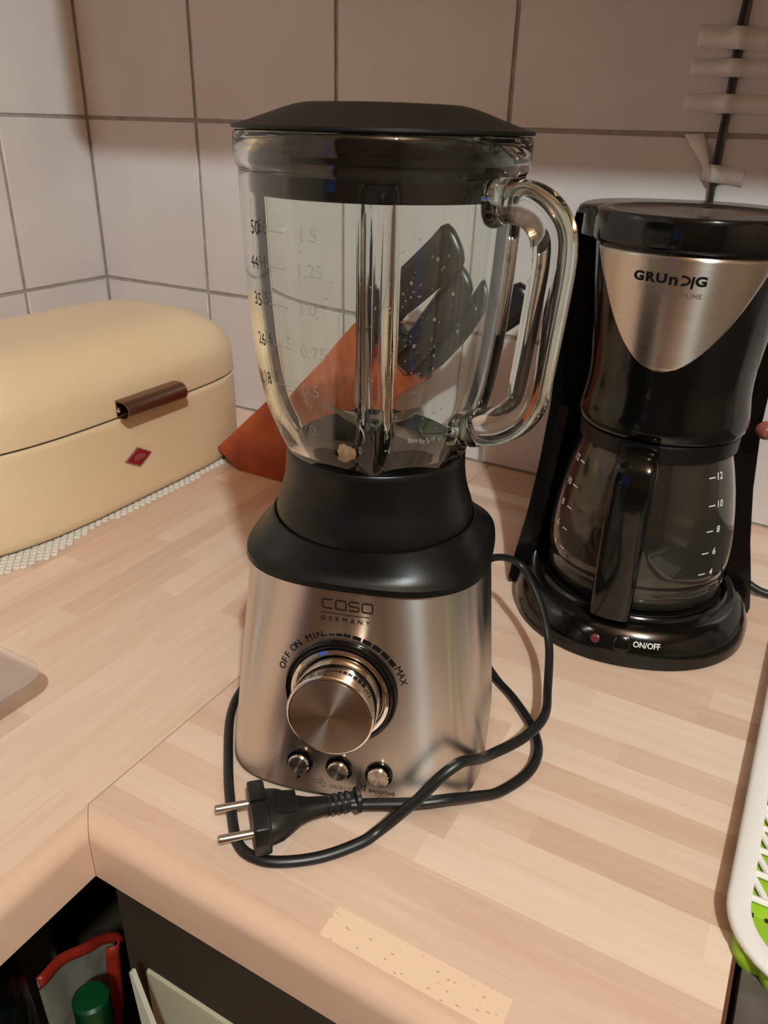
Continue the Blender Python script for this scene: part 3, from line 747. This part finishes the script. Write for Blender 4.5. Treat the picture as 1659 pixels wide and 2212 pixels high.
# switch, lamp and lettering on the base
BPZ = [(.010, .0905, .0925), (.020, .0868, .0885), (.0262, .0822, .0840)]
def onbase(ac, z0, off):
    def f(x, y):
        z = min(.0262, max(.010, z0+y)); a = R(ac)-CTH+x/.089
        for (q0, a0, b0), (q1, a1, b1) in zip(BPZ[:-1], BPZ[1:]):
            if q0 <= z <= q1: k = (z-q0)/(q1-q0); A_, B_ = a0+(a1-a0)*k, b0+(b1-b0)*k
        c, s = math.cos(a), math.sin(a); n = 2.2
        r = 1/((abs(c)/A_)**n+(abs(s)/B_)**n)**(1/n)+off; return (r*c, r*s, z0+y)
    return f
link('switch_print', mapped(text_2d('ON/OFF', .0052, .00008), onbase(-68.5, .0195, .0007)), M['whiteprint'], base, smooth=False)
circ = [(.0062*math.cos(2*PI*k/28), .0062*math.sin(2*PI*k/28)) for k in range(29)]
def disc_on(name, ac, z0, rad, ma, h):
    f = onbase(ac, z0, 0); o = Vector(f(0, 0)); nrm = Vector((o.x, o.y, 0)).normalized(); nrm = (nrm+Vector((0, 0, .45))).normalized()
    q = nrm.to_track_quat('Z', 'Y').to_euler()
    return link(name, lathe_me([(0, h), (rad*.8, h*.9), (rad, h*.5), (rad, -.003), (0, -.003)], 32), ma, base, o, q)
disc_on('power_switch', -79.5, .0180, .0066, M['gloss'], .0018)
disc_on('indicator_lamp', -91.5, .0180, .0033, M['led'], .0010)
pk = link('pink_round_object', lathe_me([(0, .0065), (.003, .006), (.0055, .004), (.0065, .001), (.0065, -.004), (0, -.004)], 24), M['pink'], cm, (.0790, .0200, .1510), (R(100), 0, R(25)))  # unidentified pinkish object, attached to the tower as an added part
tag(pk, 'small pinkish round object of unknown use')
# mains lead lying right of the coffee maker
lead = link('mains_lead', tube_me(catmull([(.1300, .0150, .0040), (.1450, -.0050, .0040), (.1640, -.0200, .0040), (.1900, -.0220, .0045)], 8), .0034, .0034, 12), M['rubber'], cm)
link('mains_lead_loop', tube_me(catmull([(.098, .040, .012), (.112, .036, .006), (.135, .034, .0042), (.165, .036, .0042), (.20, .044, .0042)], 8), .0034, .0034, 12), M['rubber'], cm)

# glass carafe on the hotplate
ca = empty('coffee_carafe', 'glass coffee carafe with black handle and white cup marks on the hotplate', 'carafe', (CX, CY, .0304))
CO = [(.0560, 0), (.0620, .0008), (.0655, .0040), (.0668, .0090), (.0668, .0170), (.0660, .0205), (.0682, .0240), (.0684, .0330), (.0678, .0450), (.0662, .0580), (.0640, .0720), (.0612, .0860), (.0578, .1000), (.0550, .1100), (.0532, .1180), (.0528, .1220)]
CI = [(r-.0018, z) for r, z in reversed(CO[3:])] + [(.064-.002, .0045), (.058, .0022), (0, .0018)]
cg = link('glass_body', lathe_me([(0, 0)] + CO + CI, 128), M['carafe'], ca, sharp=0)
def cr(z):
    for (a, b), (c, d) in zip(CO[:-1], CO[1:]):
        if b <= z <= d and d > b: return a+(c-a)*(z-b)/(d-b)
    return .06
link('rim_collar', lathe_me([(.0512, .1165), (.0545, .1150), (.0562, .1160), (.0566, .1270), (.0550, .1285), (.0512, .1285)], 96, closed=True), M['black'], ca)
link('carafe_lid', lathe_me([(0, .1284), (.050, .1284), (.0515, .1270), (.0510, .1225), (0, .1225)], 64), M['black'], ca)
HA = R(-88)
hpts = [(.0535, .1215), (.0640, .1225), (.0745, .1190), (.0800, .1080), (.0815, .0900), (.0812, .0600), (.0805, .0300), (.0798, .0085), (.0796, .0040)]
hpp = catmull([(r*math.cos(HA), r*math.sin(HA), z) for r, z in hpts], 6)
def hring(p, t, a_, b_, n=24):
    S = Vector((-math.sin(HA), math.cos(HA), 0)); u = S.cross(t).normalized(); out = []
    for j in range(n):
        q = 2*PI*j/n; c, d = math.cos(q), math.sin(q); e = 2/3.
        out.append(p+S*a_*math.copysign(abs(c)**e, c)+u*b_*math.copysign(abs(d)**e, d))
    return out
rgs = []
for i, p in enumerate(hpp):
    t = (hpp[min(i+1, len(hpp)-1)]-hpp[max(i-1, 0)]).normalized(); f = i/(len(hpp)-1)
    k = 1. if f < .97 else 1-.5*((f-.97)/.03)**2
    rgs.append(hring(p, t, (.0095+.0050*min(1, f/.3))*k, (.0048+.0022*min(1, f/.3))*k))
hnd = link('handle', loft_me(rgs), M['gloss'], ca); tag(hnd, 'black glossy carafe handle')
link('handle_clip', box_me(-.0125, .0125, -.0640, -.0540, .1150, .1290, .003), M['black'], ca)
def oncar(ac, z0):
    def f(x, y):
        z = z0-.0304+y; r = cr(z)+.0003; a = R(ac)+x/cr(z0-.0304); return (r*math.cos(a), r*math.sin(a), z)
    return f
for s, an, z in (('12', -27.5, .1351), ('10', -27.3, .1157), ('8', -27.8, .0973), ('6', -29.8, .0812), ('4', -29.8, .0648)):
    link('cup_mark', mapped(text_2d(s, .0070, .00012), oncar(an, z)), M['whiteprint'], cg, smooth=False)
    link('cup_tick', mapped(stroke_2d([[(-.003, 0), (0, 0), (.003, 0)]], .0008), oncar(an-7.5, z)), M['whiteprint'], cg, smooth=False)
for s, an, z in (('12', -146, .1300), ('10', -144.5, .1115), ('8', -143.5, .0946), ('6', -142, .0778), ('4', -141, .0625)):
    link('cup_mark', mapped(text_2d(s, .0070, .00012), oncar(an, z)), M['whiteprint'], cg, smooth=False)
    link('cup_tick', mapped(stroke_2d([[(-.003, 0), (0, 0), (.003, 0)]], .0008), oncar(an+9.5, z)), M['whiteprint'], cg, smooth=False)

# ------------------------------------------------------------------ bread box on its crochet doily
BXC, BYC, BZ0 = .2200, -.2910, .0032
bb_ = empty('bread_box', 'cream enamel bread box with bronze catch and red diamond badge in the corner', 'bread box', (BXC, BYC, BZ0))
def brg(z, k=0., kd=0.):
    """plan outline; local y runs along the left wall, the far end is squarer than the near end"""
    out = []; a, d = .197-k, .1105-kd
    for j in range(120):
        t = 2*PI*j/120; c, s = math.cos(t), math.sin(t); n = 5. if s > 0 else 3.1; e = 2/n
        out.append((d*math.copysign(abs(c)**e, c), a*math.copysign(abs(s)**e, s), z))
    return out
link('box_body', loft_me([brg(0, .006, .006), brg(.0012, .0025, .0025), brg(.004, .0005, .0005), brg(.010), brg(.085), brg(.0895), brg(.0908, .001, .001)]), M['cream'], bb_)
link('seam', loft_me([brg(.0908, .0028, .0028), brg(.0926, .0028, .0028)]), M['hole'], bb_)
lidr = [brg(.0926, .0012, .0012), brg(.0936, .0002, .0002), brg(.0960, 0, 0), brg(.1120, .0004, .0004)]
for k in range(1, 11):
    q = R(9*k); lidr.append(brg(.112+.047*math.sin(q), .0004+.052*(1-math.cos(q)), .0004+.062*(1-math.cos(q))))
blid = link('box_lid', loft_me(lidr), M['cream'], bb_); tag(blid, 'domed cream lid')
# catch: a curled metal strip
outer = [(.0, .0088), (.0085, .0088)] + [(.0085+.0088*math.cos(R(a)), .0088*math.sin(R(a))) for a in range(75, -91, -15)] + [(.0035, -.0088)]
inner = [(.0035, -.0076)] + [(.0085+.0076*math.cos(R(a)), .0076*math.sin(R(a))) for a in range(-90, 76, 15)] + [(.0085, .0076), (.0012, .0076), (.0012, -.0070), (.0, -.0070)]
link('catch', prism_me(outer+inner, -.0390, .0390, axis=1), M['bronze'], bb_, (.1106, .0245, .1010), sharp=30)
link('catch_screw', lathe_me([(0, .003), (.002, .0026), (.003, 0), (0, 0)], 16), M['chrome'], bb_, (.1120, -.0120, .1005), (0, PI/2, 0))
bg_ = link('badge', fixn(prism_me([(-.0170, 0), (0, -.0100), (.0170, 0), (0, .0100)], .0, .0022, axis=0)), M['badge'], bb_, (.1100, .0052, .0473))
link('badge_field', prism_me([(-.0148, 0), (0, -.0086), (.0148, 0), (0, .0086)], .0022, .0026, axis=0), M['red'], bg_)
link('badge_emblem', join_me([box_me(.0026, .0031, -.0062+k*.0024, -.0048+k*.0024, -.0034+abs(k-2)*.0004, .0034-abs(k-2)*.0004, .0002, 1) for k in range(6)]), M['badge'], bg_)

# doily: open crochet net, a flat ring of knots and holes around the box footprint
def inside_box(x, y, grow):
    u, v = (x-BXC)/(.1105+grow), (y-BYC)/(.197+grow); n = 5. if v > 0 else 3.1
    return abs(u)**n+abs(v)**n < 1
dv, df = [], []; cell = .0068
# the cloth sticks out most at the near-left corner of the box
for i in range(-70, 71):
    for j in range(-110, 111):
        cx_, cy_ = BXC+(i+j)*cell*.5*1.2-.0, BYC+(i-j)*cell*.5*1.2
        if not (-.0 < cx_ < .36 and -.53 < cy_ < -.075): continue
        g = .004 + .017*max(0, min(1, (-.36-cy_)/.05)) 
        if cy_ > -.13: g = .010
        if not inside_box(cx_, cy_, g) or inside_box(cx_, cy_, -.012): continue
        ro, ri = cell*.45, cell*.25; b = len(dv); n = 6
        for z in (.0004, .0026):
            for rr3 in (ro, ri):
                for k in range(n):
                    q = 2*PI*k/n+.3; dv.append((cx_+rr3*math.cos(q), cy_+rr3*math.sin(q), z-(.0006 if rr3 == ro else 0)*(1 if z > .001 else 0)))
        for k in range(n):
            k2 = (k+1) % n
            df.append((b+2*n+k, b+2*n+k2, b+3*n+k2, b+3*n+k)); df.append((b+k, b+n+k, b+n+k2, b+k2)); df.append((b+k, b+k2, b+2*n+k2, b+2*n+k)); df.append((b+n+k, b+3*n+k, b+3*n+k2, b+n+k2))
do = link('doily', mesh(dv, df), M['lace'], None); tag(do, 'white crochet doily with open holes under the bread box', 'doily')

# ------------------------------------------------------------------ knife block and knives
kb = empty('knife_block', 'slanted cherry-red wooden knife block behind the blender', 'knife block', (0, 0, 0))
prf = [(.3582, .0004), (.4400, .0004), (.5600, .1150), (.5010, .1820), (.3290, .0212)]
link('block', prism_me(prf, -.1700, -.0750, axis=1, bev=.0012), M['block'], kb)
def knife(bx_, bz_, tx, tz, y, w, label):
    d = Vector((tx-bx_, 0, tz-bz_)); ln = d.length; d.normalize(); u = Vector((-d.z, 0, d.x)); S = Vector((0, 1, 0)); b = Vector((bx_, y, bz_))
    o = empty('kitchen_knife', label, 'knife', tuple(b), 0, 'black knives in the block')
    prof2 = [(0, .0075, .7), (.01, .0085, .8), (.03, .0100, 1), (.06, .0098, 1.), (.8, .0112, 1.1), (.93, .0120, 1.1), (.98, .0105, 1), (1., .0070, .7)]
    rg = []
    for f, hh, ww in prof2:
        c0 = d*ln*f; rg.append([c0+u*hh*w*math.copysign(abs(math.sin(q))**.75, math.sin(q))+S*.0075*ww*math.copysign(abs(math.cos(q))**.75, math.cos(q)) for q in [2*PI*k/20 for k in range(20)]])
    link('handle', loft_me(rg), M['knife'], o)
    link('bolster', loft_me([[d*t+u*.0085*w*sx_+S*.0045*sy_ for sx_, sy_ in ((-1, -1), (1, -1), (1, 1), (-1, 1))] for t in (-.0030, .0005)]), M['blade'], o, smooth=False)
    for f in (.25, .55, .82):
        link('rivet', lathe_me([(0, .0006), (.0018, .0005), (.002, -.001), (0, -.001)], 12), M['blade'], o, d*ln*f+Vector((0, -.0083, 0)), (PI/2, 0, 0))
    return o
knife(.5085, .1790, .6130, .2630, -.156, 1.8, 'knife with the longest raised handle, topmost in the front row of the block')
knife(.5420, .1420, .6200, .2330, -.134, 1.55, 'knife below the topmost one in the front row of the block')
knife(.5510, .1310, .6530, .2170, -.110, 1.4, 'knife whose black handle tip shows right of the jar')
knife(.5300, .1545, .5560, .1790, -.154, 1.0, 'short-handled knife lowest in the front row of the block')
knife(.5085, .1785, .5640, .2370, -.090, 1.1, 'knife in the back row of the block behind the topmost handle')

# ------------------------------------------------------------------ cable and tape on the back wall
wcb = link('wall_cable', tube_me(catmull([(.7730, -.0035, .24), (.7722, -.0035, .290), (.7708, -.0035, .314), (.7702, -.0035, .332), (.7706, -.0035, .365), (.7704, -.0035, .385), (.7694, -.0035, .41), (.7686, -.0035, .43), (.7696, -.0035, .45), (.7710, -.0035, .53)], 5), .0027, .0024, 12), M['rubber'])
tag(wcb, 'black cable taped up the tiled wall above the coffee maker', 'cable')
def tape(x0, x1, z0, z1, sk, label, xc=.770):
    vs, fs = [], []; n = 26
    for i in range(n+1):
        x = x0+(x1-x0)*i/n; d = (x-xc); lift = .0066*math.exp(-(d/.0060)**2)+.0006
        for zz in (z0+sk*i/n, z1+sk*i/n): vs.append((x, -lift, zz))
    for i in range(n): fs.append((2*i, 2*i+2, 2*i+3, 2*i+1))
    o = link('adhesive_tape', mesh(vs, fs), M['tape']); s = o.modifiers.new('s', 'SOLIDIFY'); s.thickness = .0003
    return tag(o, label, 'tape', 'tapes over the wall cable')
tape(.737, .850, .4135, .4300, -.008, 'uppermost white tape strip across the wall cable')
tape(.735, .845, .3920, .4055, -.0020, 'second white tape strip from the top across the wall cable')
tape(.735, .806, .3655, .3800, -.002, 'third white tape strip across the wall cable, above the grout line')
lt = tape(.760, .795, .3120, .3260, -.004, 'lowest white tape piece on the wall cable, just above the coffee maker')
# its loose end is folded up over the grout line
fv = [(.7395, -.0010, .3478), (.7560, -.0012, .3490), (.7610, -.0040, .3380), (.7690, -.0080, .3160), (.7640, -.0080, .3190), (.7520, -.0030, .3330)]
ff = link('loose_end', mesh(fv, [(0, 5, 1), (5, 2, 1), (5, 4, 2), (4, 3, 2)]), M['tape'], lt)
s_ = ff.modifiers.new('s', 'SOLIDIFY'); s_.thickness = .0003

# ------------------------------------------------------------------ clear plastic tub at the left edge
tb = empty('plastic_tub', 'clear shallow plastic tub with a wide rim at the left edge of the picture', 'container', (.411, -.640, 0))
def rrp(hx, hy, r, z, n=8):
    out = []
    for cx_, cy_, a0 in ((hx-r, hy-r, 0), (-hx+r, hy-r, 90), (-hx+r, -hy+r, 180), (hx-r, -hy+r, 270)):
        for k in range(n+1): q = R(a0+90*k/n); out.append((cx_+r*math.cos(q), cy_+r*math.sin(q), z))
    return out
link('tub_wall', loft_me([rrp(.0700, .0700, .014, .0006), rrp(.0780, .0780, .018, .0290), rrp(.0980, .0980, .016, .0310), rrp(.0980, .0980, .016, .0320), rrp(.0775, .0775, .018, .0300), rrp(.0690, .0690, .014, .0016)]), M['clear'], tb)

# ------------------------------------------------------------------ lime mat and white basket on the drainer
gm = empty('drainer_mat', 'lime green scalloped mat with small dark square slots on the sink drainer', 'mat', (.9245, -.4990, -.0014))
pads = [(.006, .010, .0135), (.020, .0045, .0150), (.038, .004, .016), (.008, .036, .0155), (.008, .062, .0155), (.008, .088, .0155), (.030, .030, .017), (.030, .058, .017), (.030, .086, .017), (.056, .010, .017), (.056, .040, .018), (.056, .070, .018)]
for i, (px, py, rr4) in enumerate(pads):
    def pr(z, k): return [(px+x_*k, py+y_*k, z) for x_, y_ in sup(rr4, rr4, rr4, 3.2, 28)]
    link('pad', loft_me([pr(0, .96), pr(.0030, 1), pr(.0060, 1), pr(.0085, .93), pr(.0092, .8)]), M['lime'], gm)
slots = []
for (x0_, y0_, x1_, y1_, n_) in ((-.002, .0215, .020, .0215, 4), (.0135, -.006, .0135, .0180, 5), (.0295, -.010, .0295, .018, 5), (-.002, .0475, .022, .0475, 4), (-.002, .0745, .022, .0745, 4), (.0185, .022, .0185, .100, 12), (.044, .0, .044, .100, 14)):
    for k in range(n_):
        f = k/(n_-1); a, b = x0_+(x1_-x0_)*f, y0_+(y1_-y0_)*f; slots.append(box_me(a-.0011, a+.0011, b-.0011, b+.0011, .0060, .0096))
sl = link('slots', join_me(slots), M['hole'], gm, smooth=False); sl['kind'] = 'stuff'
wbk = empty('dish_basket', 'white plastic lattice basket lying over the lime green mat', 'basket', (.9160, -.5000, .0108))
# rim: a flat band with a big rounded near corner
path = [Vector((0, .30, 0))] + [Vector((0, .30-.02*k, 0)) for k in range(1, 14)]
cpts = []
for k in range(0, 11):
    q = R(180+9*k); cpts.append(Vector((.034+.034*math.cos(q), .026+.034*math.sin(q), 0)))
path = [p for p in path if p.y > .03]+cpts+[Vector((.06, -.008, 0)), Vector((.10, -.008, 0)), Vector((.16, -.008, 0))]
link('rim', tube_me(path, .0056, .0028, 16, shape=2.8), M['basket'], wbk)
# lattice: bars from the rim inwards and slanting braces
def bar(a, b, r=.0018):
    return tube_me([Vector(a), (Vector(a)+Vector(b))/2, Vector(b)], r, r*.9, 8)
for k in range(9):
    y = .0305+k*.0165
    link('lattice_bar', bar((.003, y, -.0005), (.075, y+.002, -.0015)), M['basket'], wbk)
    for q in range(4):
        xx = .004+q*.017
        link('lattice_brace', bar((xx, y+.0147, -.0008), (xx+.0085, y+.001, -.0012)), M['basket'], wbk)
        link('lattice_brace', bar((xx+.0085, y+.001, -.0012), (xx+.017, y+.0152, -.0008)), M['basket'], wbk)

# ------------------------------------------------------------------ things hanging and standing below the worktop corner
def sack(name, ma, label, cat, ctr, size, seed, top=.5):
    rr5 = random.Random(seed); rg = []
    for i in range(15):
        f = i/14; k = (.85+.15*min(1, f*3)) * (1 if f < .86 else math.sqrt(max(.02, 1-((f-.86)/.14)**2)))
        ring = []
        for j in range(36):
            q = 2*PI*j/36; w = 1+.05*math.sin(3*q+seed+f*5)+.03*math.sin(7*q-f*9)
            ring.append((size[0]*k*w*math.copysign(abs(math.cos(q))**.8, math.cos(q)), size[1]*k*w*math.copysign(abs(math.sin(q))**.8, math.sin(q)), size[2]*f))
        rg.append(ring)
    o = link(name, loft_me(rg), ma, None, ctr); return tag(o, label, cat)
SZ = ZF+.3585
sack('bin_bag', M['bin'], 'black bag on the shelf under the left worktop at the lower left corner', 'bag', (.462, -.690, SZ), (.078, .088, .430), 1)
cb = empty('carrier_bag', 'crumpled white carrier bag with red borders below the worktop corner', 'bag', (.490, -.5400, SZ))
def sheet(fn, nu=14, nv=20):
    vs = [fn(i/nu, j/nv) for j in range(nv+1) for i in range(nu+1)]
    fs = [(j*(nu+1)+i, j*(nu+1)+i+1, (j+1)*(nu+1)+i+1, (j+1)*(nu+1)+i) for j in range(nv) for i in range(nu)]
    return mesh(vs, fs)
def add_sheet(name, fn, ma, par, nu=14, nv=20, th=.0012):
    o = link(name, sheet(fn, nu, nv), ma, par); s = o.modifiers.new('s', 'SOLIDIFY'); s.thickness = th; return o
TOPZ = .322
def rip(y, z): return .0015*math.sin(70*y+25*z)+.0012*math.sin(60*z)
def topz(u): return TOPZ-.040*u*u
add_sheet('film', lambda u, v: (rip(u*.17, v*.3), -.050+.070*u-.028*(1-v)*u, topz(u)*v), M['bagwhite'], cb, 18, 24)
add_sheet('film_back', lambda u, v: (-.090+rip(u*.2, v*.4), -.050+.070*u, topz(u)*v), M['bagwhite'], cb, 18, 24)
add_sheet('top_border', lambda u, v: (.003+.004*math.sin(PI*v)+rip(u*.17, .3), -.052+.076*u, topz(u)-.008+.014*v), M['bagred'], cb, 18, 5)
add_sheet('side_border', lambda u, v: (.003+.006*math.sin(PI*u)+rip(.17, v*.3), .008+.015*u-.028*(1-v), (topz(1)+.004)*v), M['bagred'], cb, 5, 24)
bo = empty('bottle', 'bottle with a dark green screw cap in front of the red-bordered bag', 'bottle', (.5360, -.5800, SZ))
link('bottle_body', lathe_me([(0, 0), (.020, 0), (.022, .005), (.022, .23), (.020, .250), (.0115, .285), (.0100, .292), (.0100, .306), (0, .306)], 40), M['green'], bo)
link('screw_cap', lathe_me([(0, .3250), (.0108, .3250), (.0130, .3230), (.0134, .2970), (.0126, .2955), (0, .2955)], 40), M['green'], bo)
brd = [(.6184, -.1053), (.6206, -.1040), (.6316, -.1493), (.6920, -.40), (.6700, -.41), (.6220, -.1575)]
wb = link('white_board', prism_me([(x-.6184, z+.41) for x, z in brd], -.0016, .0016, axis=1), M['board'], None, (.6184, -.6020, -.41), smooth=False)
tag(wb, 'narrow white board leaning against the pale base unit', 'board')
